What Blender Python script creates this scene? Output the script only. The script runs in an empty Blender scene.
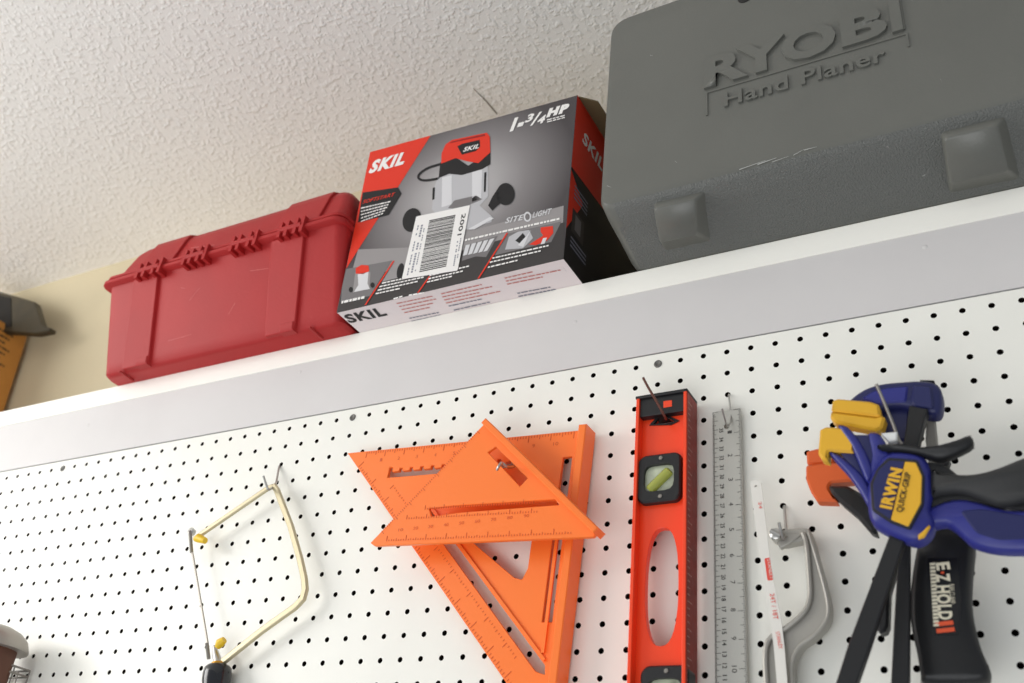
import bpy, math, random
from mathutils import Vector, Matrix
from mathutils.geometry import tessellate_polygon
random.seed(7)
S = bpy.context.scene
C = S.collection
V = Vector

# ------------------------------------------------------------------ camera
FPX = 1016.49
CAM = V((-0.00299, -0.88451, -0.56331))
RIGHT = V((0.87854, 0.4684, 0.09363)); UP = V((0.1752, -0.49835, 0.84909)); BACK = V((0.44437, -0.72956, -0.51989))
cd = bpy.data.cameras.new('camera'); cam = bpy.data.objects.new('camera', cd); C.objects.link(cam)
cd.sensor_width = 36; cd.lens = FPX / 1024 * 36; cd.clip_start = 0.02
M3 = Matrix((RIGHT, UP, BACK)).transposed().to_4x4(); M3.translation = CAM
cam.matrix_world = M3
cd.dof.use_dof = True; cd.dof.focus_distance = 1.12; cd.dof.aperture_fstop = 6.3
S.camera = cam

# ------------------------------------------------------------------ light
w = bpy.data.worlds.new('world'); S.world = w; w.use_nodes = True
w.node_tree.nodes['Background'].inputs[0].default_value = (0.90, 0.95, 1.0, 1)
w.node_tree.nodes['Background'].inputs[1].default_value = 0.46
def area(name, loc, target, sx, sy, power, col):
    l = bpy.data.lights.new(name, 'AREA'); l.shape = 'RECTANGLE'; l.size = sx; l.size_y = sy; l.energy = power; l.color = col
    o = bpy.data.objects.new(name, l); C.objects.link(o); o.location = loc
    o.rotation_euler = (V(target) - V(loc)).to_track_quat('-Z', 'Y').to_euler()
    return o
area('window_light', (-3.0, -1.5, 0.25), (-0.7, 0.0, 0.1), 1.6, 1.3, 47, (1.0, 0.98, 0.95))
area('ceiling_fill_light', (-0.8, -2.4, -1.9), (-0.8, -0.3, 0.7), 2.4, 1.8, 34, (0.96, 0.98, 1.0))  # added fill from below to brighten the ceiling, not a real opening
S.view_settings.view_transform = 'Standard'; S.view_settings.look = 'None'; S.view_settings.gamma = 1
S.view_settings.use_curve_mapping = False; S.view_settings.exposure = -0.06

# ------------------------------------------------------------------ helpers
def ray(x, y): return RIGHT * ((x - 512) / FPX) - UP * ((y - 341.5) / FPX) - BACK
def hp(x, y, p0, n):                     # the point of a plane seen at a place in the photo
    d = ray(x, y); return CAM + d * ((V(p0) - CAM).dot(n) / d.dot(n))
def at(x, y, Y): return hp(x, y, (0, Y, 0), V((0, 1, 0)))
def ats(l, Y): return [at(x, y, Y) for x, y in l]
def zm(ox, oy, s): return lambda l: [(ox + x / s, oy + y / s) for x, y in l]

def lin(c):
    c = c / 255
    return c / 12.92 if c <= 0.04045 else ((c + 0.055) / 1.055) ** 2.4
def rgb(r, g, b): return (lin(r), lin(g), lin(b), 1)
def mat(name, col, rough=0.5, metal=0.0, bump=0.0, bscale=200, var=0.0, vscale=30, spec=0.5, col2=None, coat=0, trans=0, alpha=1):
    m = bpy.data.materials.new(name); m.use_nodes = True; nt = m.node_tree; b = nt.nodes['Principled BSDF']
    b.inputs['Base Color'].default_value = col; b.inputs['Roughness'].default_value = rough; b.inputs['Metallic'].default_value = metal
    b.inputs['Specular IOR Level'].default_value = spec; b.inputs['Coat Weight'].default_value = coat
    b.inputs['Transmission Weight'].default_value = trans
    tc = nt.nodes.new('ShaderNodeTexCoord')
    if var or col2:
        n = nt.nodes.new('ShaderNodeTexNoise'); n.inputs['Scale'].default_value = vscale; n.inputs['Detail'].default_value = 5
        nt.links.new(tc.outputs['Object'], n.inputs['Vector'])
        r = nt.nodes.new('ShaderNodeValToRGB'); r.color_ramp.elements[0].position = 0.35; r.color_ramp.elements[1].position = 0.68
        r.color_ramp.elements[0].color = col
        r.color_ramp.elements[1].color = col2 if col2 else tuple(min(1, c * (1 + var)) for c in col[:3]) + (1,)
        nt.links.new(n.outputs['Fac'], r.inputs['Fac']); nt.links.new(r.outputs['Color'], b.inputs['Base Color'])
    if bump:
        n = nt.nodes.new('ShaderNodeTexNoise'); n.inputs['Scale'].default_value = bscale; n.inputs['Detail'].default_value = 3
        nt.links.new(tc.outputs['Object'], n.inputs['Vector'])
        bp = nt.nodes.new('ShaderNodeBump'); bp.inputs['Strength'].default_value = bump; bp.inputs['Distance'].default_value = 0.002
        nt.links.new(n.outputs['Fac'], bp.inputs['Height']); nt.links.new(bp.outputs['Normal'], b.inputs['Normal'])
    return m

class MB:
    """collects faces for ONE mesh object"""
    def __init__(s): s.v = []; s.f = []; s.m = []; s.mats = []
    def slot(s, m):
        if m not in s.mats: s.mats.append(m)
        return s.mats.index(m)
    def face(s, pts, m):
        i = len(s.v); s.v += [V(p) for p in pts]; s.f.append(list(range(i, i + len(pts)))); s.m.append(s.slot(m))
    def faces(s, pts, fs, m):
        i = len(s.v); s.v += [V(p) for p in pts]; k = s.slot(m)
        for f in fs: s.f.append([i + q for q in f]); s.m.append(k)
    def prism(s, loops, vec, m, inset=0, mside=None):
        """loops: outer outline then holes (front side); extruded by vec. inset > 0 rounds the front edge of the outline off"""
        if not isinstance(loops[0], list): loops = [loops]
        vec = V(vec); o = loops[0]
        L = [list(map(V, q)) for q in loops]
        if inset:
            front = [inset_loop(L[0], inset, vec)] + L[1:]
            mid = [p + vec.normalized() * inset for p in L[0]]
        else: front = L; mid = None
        flat = [p for q in front for p in q]
        tri = tessellate_polygon(front)
        s.faces(flat, [list(t) for t in tri], m)
        back = [p + vec for q in L for p in q]
        s.faces(back, [list(t)[::-1] for t in tri], m)
        for k, q in enumerate(front):
            n = len(q); src = q
            if k == 0 and mid:
                s.faces(q + mid, [[i, (i + 1) % n, n + (i + 1) % n, n + i] for i in range(n)], m); src = mid
            bk = [p + vec for p in L[k]]
            s.faces(src + bk, [[i, (i + 1) % n, n + (i + 1) % n, n + i] for i in range(n)], mside or m)
    def sweep(s, path, prof, m, up=V((0, 1, 0)), closed=False, scale=None):
        """prof: list of (a,b) offsets along side and up vectors"""
        path = [V(p) for p in path]; n = len(path); rings = []
        for i, p in enumerate(path):
            a = path[i - 1] if (i > 0 or closed) else p; b = path[(i + 1) % n] if (i < n - 1 or closed) else p
            t = (b - a).normalized(); sd = t.cross(up)
            if sd.length < 1e-4: sd = t.cross(V((0, 0, 1)) if abs(t.z) < .9 else V((1, 0, 0)))
            sd.normalize(); u = sd.cross(t).normalized()
            k = 1.0
            if 0 < i < n - 1 or closed:
                c = (p - a).normalized().dot((b - p).normalized()); k = min(1.6, 1 / max(0.3, math.sqrt((1 + c) / 2)))
            z = scale[i] if scale else 1
            rings.append([p + sd * x * k * z + u * y * z for x, y in prof])
        s.loft(rings, m, closed)
    def loft(s, rings, m, closed=False, caps=True):
        n = len(rings[0]); pts = [p for r in rings for p in r]; fs = []
        for i in range(len(rings) - (0 if closed else 1)):
            j = (i + 1) % len(rings)
            for k in range(n): fs.append([i * n + k, i * n + (k + 1) % n, j * n + (k + 1) % n, j * n + k])
        if caps and not closed:
            fs.append(list(range(n))[::-1]); fs.append([(len(rings) - 1) * n + k for k in range(n)])
        s.faces(pts, fs, m)
    def tube(s, path, r, m, seg=10, scale=None):
        s.sweep(path, [(r * math.cos(a), r * math.sin(a)) for a in [2 * math.pi * i / seg for i in range(seg)]], m, scale=scale)
    def bar(s, path, wd, th, m):           # rectangular section: wd across, th along the board normal
        s.sweep(path, [(-wd / 2, -th / 2), (wd / 2, -th / 2), (wd / 2, th / 2), (-wd / 2, th / 2)], m)
    def box(s, a, b, m):
        (x0, y0, z0), (x1, y1, z1) = a, b
        p = [(x0, y0, z0), (x1, y0, z0), (x1, y1, z0), (x0, y1, z0), (x0, y0, z1), (x1, y0, z1), (x1, y1, z1), (x0, y1, z1)]
        s.faces(p, [(0, 3, 2, 1), (4, 5, 6, 7), (0, 1, 5, 4), (1, 2, 6, 5), (2, 3, 7, 6), (3, 0, 4, 7)], m)
    def lathe(s, p, axis, prof, m, seg=20):     # prof: (distance along axis, radius)
        axis = V(axis).normalized(); a = axis.orthogonal().normalized(); b = axis.cross(a)
        s.loft([[V(p) + axis * d + (a * math.cos(t) + b * math.sin(t)) * max(r, 1e-5) for t in [2 * math.pi * i / seg for i in range(seg)]] for d, r in prof], m)
    def text(s, txt, p0, p1, h, up, m, shear=0.0, bold=0.0, depth=0.0, bevel=0.0):
        """writes txt on the baseline p0-p1, h = cap height along up"""
        vs, fs = glyphs(txt, bold, shear)
        x0 = min(v[0] for v in vs); x1 = max(v[0] for v in vs); y1 = 0.729
        u = V(p1) - V(p0); up = V(up); up = (up - u * up.dot(u) / u.length_squared).normalized()
        pts = [V(p0) + u * ((v[0] - x0) / (x1 - x0)) + up * (v[1] / y1 * h) for v in vs]
        if depth:
            nn = u.cross(up).normalized() * depth
            n = len(pts); top = [p + nn for p in pts]
            s.faces(top, fs, m)
            edges = {}
            for f in fs:
                for a, b in zip(f, f[1:] + f[:1]): edges[(a, b)] = edges.get((a, b), 0) + 1
            side = [[a, b, b + n, a + n] for (a, b) in edges if (b, a) not in edges]
            s.faces(pts + top, side, m)
        else: s.faces(pts, fs, m)
    def build(s, name, parent=None, loc=None, angle=35, bevel=0.0, seg=2):
        base = V(loc) if loc is not None else (parent.location.copy() if parent else V((0, 0, 0)))
        me = bpy.data.meshes.new(name)
        me.from_pydata([tuple(v - base) for v in s.v], [], s.f)
        for m in s.mats: me.materials.append(m)
        me.polygons.foreach_set('material_index', s.m)
        import bmesh
        bm = bmesh.new(); bm.from_mesh(me); bmesh.ops.remove_doubles(bm, verts=bm.verts, dist=1e-6)
        bmesh.ops.recalc_face_normals(bm, faces=bm.faces) if s.recalc else None
        bm.to_mesh(me); bm.free()
        me.polygons.foreach_set('use_smooth', [True] * len(me.polygons)); me.set_sharp_from_angle(angle=math.radians(angle))
        o = bpy.data.objects.new(name, me); C.objects.link(o)
        if parent: o.parent = parent
        else: o.location = base
        if bevel:
            b = o.modifiers.new('bevel', 'BEVEL'); b.width = bevel; b.segments = seg; b.limit_method = 'ANGLE'; b.angle_limit = math.radians(40)
        return o
    recalc = True
    def turn(s, c, ang):
        R_ = Matrix.Rotation(ang, 4, 'Y'); c = V(c); s.v = [R_ @ (v - c) + c for v in s.v]; return s
def sub(mb, name, part, root, **k):     # a sub-part: child of a part that itself sits at its root's location
    o = mb.build(name, None, loc=root.location, **k); o.location = (0, 0, 0); o.parent = part
    return o
def inset_loop(L, d, vec):
    n = vec.normalized(); out = []; N = len(L)
    area = sum(((L[i] - L[0]).cross(L[(i + 1) % N] - L[0])).dot(n) for i in range(N)); sg = 1 if area > 0 else -1
    for i, p in enumerate(L):
        a = (p - L[i - 1]); b = (L[(i + 1) % N] - p)
        if a.length < 1e-7 or b.length < 1e-7: out.append(p.copy()); continue
        a.normalize(); b.normalize()
        na = n.cross(a) * sg; nb = n.cross(b) * sg; t = na + nb
        if t.length < 1e-4: out.append(p + na * d); continue
        t.normalize(); out.append(p + t * (d / max(0.5, t.dot(na))))
    return out
_g = {}
def glyphs(txt, bold, shear):
    k = (txt, bold, shear)
    if k not in _g:
        cu = bpy.data.curves.new('t', 'FONT'); cu.body = txt; cu.offset = bold; cu.shear = shear; cu.resolution_u = 3
        cu.space_character = 1 + bold * 3
        o = bpy.data.objects.new('t', cu); me = o.to_mesh()
        _g[k] = ([(v.co.x, v.co.y) for v in me.vertices], [list(p.vertices) for p in me.polygons])
        o.to_mesh_clear(); bpy.data.objects.remove(o); bpy.data.curves.remove(cu)
    return _g[k]
def tag(o, label=None, cat=None, group=None, kind=None):
    for k, v in (('label', label), ('category', cat), ('group', group), ('kind', kind)):
        if v: o[k] = v
    return o
def thing(name, loc, label, cat, group=None):
    o = bpy.data.objects.new(name, None); C.objects.link(o); o.location = loc; o.empty_display_size = 0.05
    return tag(o, label, cat, group)
def arc(c, r, a0, a1, n, Y=None):        # in the x-z plane at depth Y
    return [V((c[0] + r * math.cos(math.radians(a0 + (a1 - a0) * i / n)), Y, c[1] + r * math.sin(math.radians(a0 + (a1 - a0) * i / n)))) for i in range(n + 1)]
def smooth(pts, n=4, closed=True):       # Catmull-Rom through 2-D points
    N = len(pts); out = []
    rng = range(N) if closed else range(N - 1)
    for i in rng:
        g = (lambda k: pts[k % N]) if closed else (lambda k: pts[min(max(k, 0), N - 1)])
        p0, p1, p2, p3 = g(i - 1), g(i), g(i + 1), g(i + 2)
        for j in range(n):
            t = j / n
            out.append(tuple(0.5 * (2 * p1[d] + (p2[d] - p0[d]) * t + (2 * p0[d] - 5 * p1[d] + 4 * p2[d] - p3[d]) * t * t + (3 * p1[d] - p0[d] - 3 * p2[d] + p3[d]) * t ** 3) for d in range(len(p1))))
    if not closed: out.append(tuple(pts[-1]))
    return out
def rnd(pts, r, n=3):                    # rounds the corners of a 2-D outline
    N = len(pts); out = []
    for i in range(N):
        p = V(pts[i]); a = V(pts[i - 1]) - p; b = V(pts[(i + 1) % N]) - p
        k = min(r, a.length * .45, b.length * .45); A = p + a.normalized() * k; B = p + b.normalized() * k
        for j in range(n + 1):
            t = j / n; out.append(tuple(A * (1 - t) ** 2 + p * 2 * t * (1 - t) + B * t * t))
    return out
def ell(cx, cy, rx, ry, n=20, rot=0):
    c, s_ = math.cos(rot), math.sin(rot); o = []
    for i in range(n):
        a = 2 * math.pi * i / n; x, y = rx * math.cos(a), ry * math.sin(a); o.append((cx + x * c - y * s_, cy + x * s_ + y * c))
    return o

# ------------------------------------------------------------------ materials
M_board = mat('pegboard_paint', rgb(243, 241, 232), 0.32, spec=0.4, bump=0.06, bscale=500, var=-0.03, vscale=12)
M_hole = mat('hardboard_core_shade', rgb(30, 23, 18), 0.95, spec=0.05)  # hole walls: the shade inside them is put into the colour
M_dark = mat('cavity_shade', rgb(26, 22, 20), 1.0, spec=0.0)  # near-black colour stands for the shade behind the holes
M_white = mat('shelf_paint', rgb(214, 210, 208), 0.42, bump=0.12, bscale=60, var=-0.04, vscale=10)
M_edge = mat('shelf_edge_pale', rgb(252, 249, 240), 0.45, bump=0.15, bscale=80)  # edge strip is paler and warmer than the fascia
M_wall = mat('beige_wall_paint', rgb(204, 192, 162), 0.85, bump=0.2, bscale=120, var=0.06, vscale=5)
M_steel = mat('bright_steel', rgb(190, 188, 184), 0.28, 1.0)
M_dsteel = mat('dull_steel', rgb(150, 145, 138), 0.42, 1.0)
M_black = mat('black_plastic', rgb(19, 19, 21), 0.45, bump=0.1)

M_screw = mat('screw_dark_zinc', rgb(108, 106, 102), 0.5, 0.6, bump=.4)
def ceiling_material():
    m = bpy.data.materials.new('textured_ceiling'); m.use_nodes = True; nt = m.node_tree; b = nt.nodes['Principled BSDF']
    b.inputs['Base Color'].default_value = rgb(246, 244, 240); b.inputs['Roughness'].default_value = 0.8; b.inputs['Specular IOR Level'].default_value = 0.25
    tc = nt.nodes.new('ShaderNodeTexCoord')
    def noise(sc, det, dist):
        n = nt.nodes.new('ShaderNodeTexNoise'); n.inputs['Scale'].default_value = sc; n.inputs['Detail'].default_value = det; n.inputs['Distortion'].default_value = dist
        nt.links.new(tc.outputs['Object'], n.inputs['Vector']); return n
    a = noise(118, 1.5, 0.3); r = nt.nodes.new('ShaderNodeValToRGB'); r.color_ramp.elements[0].position = 0.48; r.color_ramp.elements[1].position = 0.68
    nt.links.new(a.outputs['Fac'], r.inputs['Fac'])
    c = noise(260, 3, 0.4)
    mx = nt.nodes.new('ShaderNodeMath'); mx.operation = 'MULTIPLY_ADD'; mx.inputs[1].default_value = 0.30
    nt.links.new(c.outputs['Fac'], mx.inputs[0]); nt.links.new(r.outputs['Color'], mx.inputs[2])
    bp = nt.nodes.new('ShaderNodeBump'); bp.inputs['Strength'].default_value = 0.55; bp.inputs['Distance'].default_value = 0.0022
    nt.links.new(mx.outputs[0], bp.inputs['Height']); nt.links.new(bp.outputs['Normal'], b.inputs['Normal'])
    return m
M_ceil = ceiling_material()

# ------------------------------------------------------------------ the setting
SH = 0.128            # height of the shelf's top; z = 0 is the top row of peg holes
YW = 0.30; ZC = 0.715
m = MB(); m.box((-3.2, YW, -1.4), (1.2, YW + 0.1, ZC), M_wall); m.build('wall_back')['kind'] = 'structure'
m = MB(); m.box((-3.2, -2.6, ZC), (1.2, YW + 0.1, ZC + 0.08), M_ceil)
a, b = hp(473, 88, (0, 0, ZC - .0006), V((0, 0, 1))), hp(497, 114, (0, 0, ZC - .0006), V((0, 0, 1)))
M_crack = mat('ceiling_crack', rgb(120, 112, 98), 0.9)
sd = (b - a).normalized().cross(V((0, 0, 1))) * 0.0013
mid = (a + b) / 2 + sd * 1.2
m.face([a - sd * .3, mid - sd, b - sd, b + sd, mid + sd, a + sd * .3], M_crack)
m.build('ceiling')['kind'] = 'structure'

# pegboard with real holes, one inch apart
P = 0.0254
def pegboard():
    t = thing('pegboard', (-0.75, 0, -0.60), 'white painted pegboard with rows of small round holes below the shelf', 'pegboard')
    m = MB(); R = 0.0030; n = 10; TH = 0.005
    ring = [(math.cos(2 * math.pi * (k + .5) / n) * R, math.sin(2 * math.pi * (k + .5) / n) * R) for k in range(n)]
    ms, mh = m.slot(M_board), m.slot(M_hole)
    h = P / 2
    sq = []
    for c, s_ in ring:
        k = h / max(abs(c), abs(s_)); sq.append((c * k, s_ * k))
    for i in range(-80, 8):
        for j in range(0, 24):
            cx, cz = i * P, -j * P; b0 = len(m.v)
            outer = []
            for (c, s_), (ox, oz) in zip(ring, sq): m.v.append(V((cx + c, 0, cz + s_)))
            for (c, s_) in ring: m.v.append(V((cx + c, TH, cz + s_)))
            # square border points, with the corners inserted
            ang = [math.atan2(oz, ox) for ox, oz in sq]; pts = []
            for k, (ox, oz) in enumerate(sq):
                pts.append((ox, oz, k)); a0, a1 = ang[k], ang[(k + 1) % n]
                for ca, cc in ((math.pi / 4, (h, h)), (3 * math.pi / 4, (-h, h)), (-3 * math.pi / 4, (-h, -h)), (-math.pi / 4, (h, -h))):
                    if (a0 < ca < a1): pts.append((cc[0], cc[1], -1))
            base = len(m.v); ids = {}
            for q, (ox, oz, k) in enumerate(pts): m.v.append(V((cx + ox, 0, cz + oz)))
            idx = [q for q, pt in enumerate(pts) if pt[2] >= 0]
            for e, q in enumerate(idx):
                q2 = idx[(e + 1) % len(idx)]; k = pts[q][2]; k2 = pts[q2][2]
                chain = [base + q]
                if q2 > q: chain += [base + z for z in range(q + 1, q2 + 1)]
                else: chain += [base + z for z in range(q + 1, len(pts))] + [base + z for z in range(0, q2 + 1)]
                m.f.append([b0 + k] + chain + [b0 + k2]); m.m.append(ms)
                m.f.append([b0 + k, b0 + k2, b0 + n + k2, b0 + n + k]); m.m.append(mh)
    x0, x1, z0, z1 = -80.5 * P, 7.5 * P, -23.5 * P, 0.5 * P
    m.face([(x0, TH, z0), (x0, 0, z0), (x0, 0, z1), (x0, TH, z1)], M_board)
    m.face([(x1, 0, z0), (x1, TH, z0), (x1, TH, z1), (x1, 0, z1)], M_board)
    m.recalc = True
    m.build('board', t)
    m = MB(); m.box((x0, TH + .008, z0), (x1, TH + .02, z1 - .001), M_dark); m.build('shade_backing', t)  # added dark sheet, stands for the shaded space behind the board
    for c in (-14, -30, -51):
        m = MB(); p = V((c * P, 0, 0))
        m.lathe(p, (0, -1, 0), [(-.001, .0046), (.0006, .0046), (.0012, .0036), (.0006, .0018), (.0002, .001)], M_screw, 16)
        m.build('screw', t)
pegboard()

# shelf on top of the pegboard: deep board, deep fascia under its front edge
t = thing('wall_shelf', (-0.75, 0.15, 0.0), 'long white painted wooden shelf with deep front board above the pegboard', 'shelf')
m = MB(); m.box((-3.1, 0.0, 0.102), (1.1, YW - .001, SH), M_white)
m.build('shelf_board', t, bevel=0.001)
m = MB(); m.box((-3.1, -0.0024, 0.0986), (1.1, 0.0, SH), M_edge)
m.build('edge_strip', t, bevel=0.0008)
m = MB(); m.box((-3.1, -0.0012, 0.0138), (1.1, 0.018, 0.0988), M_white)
for px, py in ((925, 247), (575, 322), (88, 425), (134, 446), (300, 372)):
    p = at(px, py, -.0012); m.lathe(p + V((0, .0004, 0)), (0, -1, 0), [(0, .003), (.0006, .0026), (.0009, .001)], M_white, 9)
m.build('fascia', t, bevel=0.0008)

# ------------------------------------------------------------------ red tool case
def rrect(x0, x1, y0, y1, r, z, n=5):
    o = []
    for cx, cy, a in ((x1 - r, y0 + r, -90), (x1 - r, y1 - r, 0), (x0 + r, y1 - r, 90), (x0 + r, y0 + r, 180)):
        for i in range(n + 1):
            t_ = math.radians(a + 90 * i / n); o.append(V((cx + r * math.cos(t_), cy + r * math.sin(t_), z)))
    return o
def red_case():
    M = mat('red_case_plastic', rgb(168, 36, 36), 0.55, spec=.35, bump=0.10, bscale=260, var=0.10, vscale=14)
    MS = mat('scuffs', rgb(208, 112, 108), 0.6)
    t = thing('tool_case', (-0.995, 0.07, SH), 'closed red plastic tool case with ribbed hinge seam on the white shelf', 'tool case')
    XL0, XR0, XL1, XR1 = -1.2340, -0.786, -1.229, -0.781
    YB = 0.20; f0, f1 = -0.031, -0.077
    ZS = 0.262
    def front(z): return f0 + (f1 - f0) * (z - SH) / (ZS - SH)
    m = MB()
    rings = []
    for z in (SH, SH + .004, SH + .02, SH + .06, ZS - .03, ZS):
        k = (z - SH) / (ZS - SH); e = 0.004 if z == SH else 0
        rings.append(rrect(XL0 + (XL1 - XL0) * k + e, XR0 + (XR1 - XR0) * k - e, front(z) + e, YB - e, 0.014, z))
    m.loft(rings, M); mb_body = m
    # raised vertical bands with feet
    def band(pa, pb, nm, parent):
        m = MB()
        (xa0, xa1), (xb0, xb1) = pa, pb        # x at bottom, x at seam
        z0, z1 = SH + .002, ZS - .004; d = 0.005
        fr = lambda x0, x1, z, o: [V((x0, front(z) + .004, z)), V((x0 + .003, front(z) - o, z)), V((x1 - .002, front(z) - o, z)), V((x1, front(z) + .004, z))]
        m.loft([fr(xa0, xa1, z0, d), fr(xb0, xb1, z1, d)], M)
        return m.build(nm, parent, bevel=.0012)
    def xs(px, py, z): 
        p = at(px, py, front(z)); return p.x
    b1 = ((xs(122, 368, .14), xs(149, 365, .14)), (xs(137, 280, .25), xs(163.5, 272.7, .25)))
    b2 = ((xs(263.5, 338, .14), xs(295.5, 331.6, .14)), (xs(273.6, 242, .25), xs(309, 232, .25)))
    bx = []
    for a_, b_ in (b1, b2):
        band(a_, b_, 'raised_band', t); bx.append((a_, b_))
        m = MB(); x1 = a_[1]
        m.prism([V((x1 - .026, -.040, SH + .0005)), V((x1 - .002, -.040, SH + .0005)), V((x1 - .001, -.042, SH + .014)), V((x1 - .026, -.042, SH + .014))], (0, .02, 0), M, inset=.002)
        m.build('foot', t)
    for (ax, ay), (bx_, by) in (((119, 371), (133, 381)), ((309, 327), (322, 339))):
        A, B = hp(ax, ay, (0, 0, SH - .002), V((0, 0, 1))), hp(bx_, by, (0, 0, SH - .002), V((0, 0, 1)))
        B.y = min(B.y, -.006); m = MB(); m.sweep([A, B], [(-.0022, -.0012), (.0022, -.0012), (.0014, .0012), (-.0014, .0012)], M, up=V((0, 0, -1))); m.build('bottom_ridge', t)
    # seam flange
    m = MB(); prof = [(f1 - .010, ZS - .001), (f1 - .012, ZS + .003), (f1 - .010, ZS + .006), (f1 + .02, ZS + .006), (f1 + .02, ZS - .001)]
    rings = []
    for z, e in ((ZS - .002, .006), (ZS, .009), (ZS + .005, .009), (ZS + .007, .006)):
        rings.append(rrect(XL1 - e, XR1 + e * .3, f1 - e, YB + .004, 0.016, z))
    m.loft(rings, M)
    rings = []
    for z, e in ((ZS + .0085, .003), (ZS + .010, .006), (ZS + .014, .006), (ZS + .016, .003)):
        rings.append(rrect(XL1 - e, XR1 + e * .3, f1 - e, YB + .004, 0.016, z))
    m.loft(rings, M)
    m.loft([rrect(XL1 + .004, XR1 - .004, f1 + .004, YB, .014, ZS + .005), rrect(XL1 + .004, XR1 - .004, f1 + .004, YB, .014, ZS + .010)], M)
    m.build('seam_flange', t)
    # lid
    m = MB(); rings = []
    side = {.003: .004, .010: .008, .017: .014, .023: .022, .033: .036}
    for z, e in ((ZS + .015, 0.003), (ZS + .040, .010), (ZS + .066, .017), (ZS + .078, .023), (ZS + .083, .033)):
        rings.append(rrect(XL1 + side[e], XR1 - side[e], f1 + e, YB - e, 0.014, z))
    m.loft(rings, M); m.build('lid', t, angle=50)
    for a_, b_ in bx:
        m = MB(); x0, x1 = b_[0] - .004, b_[1] + .014
        sec = lambda z, o: [V((x0 + .003, f1 + o + .012, z)), V((x0 + .003, f1 + o - .004, z)), V((x1, f1 + o - .004, z)), V((x1, f1 + o + .012, z))]
        m.loft([sec(ZS + .015, .003), sec(ZS + .040, .010), sec(ZS + .066, .017), sec(ZS + .0795, .023), sec(ZS + .0865, .034)], M)
        m.build('lid_band', t, bevel=.001)
    # hinge knuckles along the seam: groups of upright ribs
    z_ = zm(80, 170, 2.97)
    for pts in ([(170, 305), (188, 302), (215, 295), (234, 290)], [(303, 280), (322, 274), (345, 268), (365, 262)], [(445, 238), (465, 232), (495, 224), (515, 218)], [(588, 196), (608, 190), (635, 182), (655, 176)]):
        g = MB()
        for (px, py) in z_(pts):
            x = at(px, py, f1 - .012).x
            g.prism([V((x - .0028, f1 - .013, ZS - .010)), V((x + .0028, f1 - .013, ZS - .010)), V((x + .0028, f1 - .012, ZS + .017)), V((x - .0028, f1 - .012, ZS + .017))], (0, .019, 0), M)
        x0 = at(*z_([pts[0]])[0], f1 - .01).x; x1 = at(*z_([pts[-1]])[0], f1 - .01).x
        g.tube([(x0, f1 - .0095, ZS + .004), (x1, f1 - .0095, ZS + .004)], .0045, M, 10)
        g.build('hinge', t)
    # scratches
    m = mb_body
    for a_, b_ in (((325, 388), (355, 350)), ((262, 508), (330, 488)), ((150, 548), (158, 552)), ((505, 300), (560, 292)), ((330, 232), (400, 222)), ((460, 395), (440, 430)), ((300, 350), (312, 352))):
        (ax, ay), (bx_, by) = z_([a_, b_])
        n_ = V((0, 1, (f0 - f1) / (ZS - SH) * 1.0)).normalized(); p0 = (0, f0 - .0003, SH)
        A, B = hp(ax, ay, p0, n_), hp(bx_, by, p0, n_); s_ = (B - A).normalized().cross(n_) * .0005
        m.face([A - s_ * .3, B - s_ * .4, B + s_ * .4, A + s_], MS)
    m.build('base_shell', t)
red_case()

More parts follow.
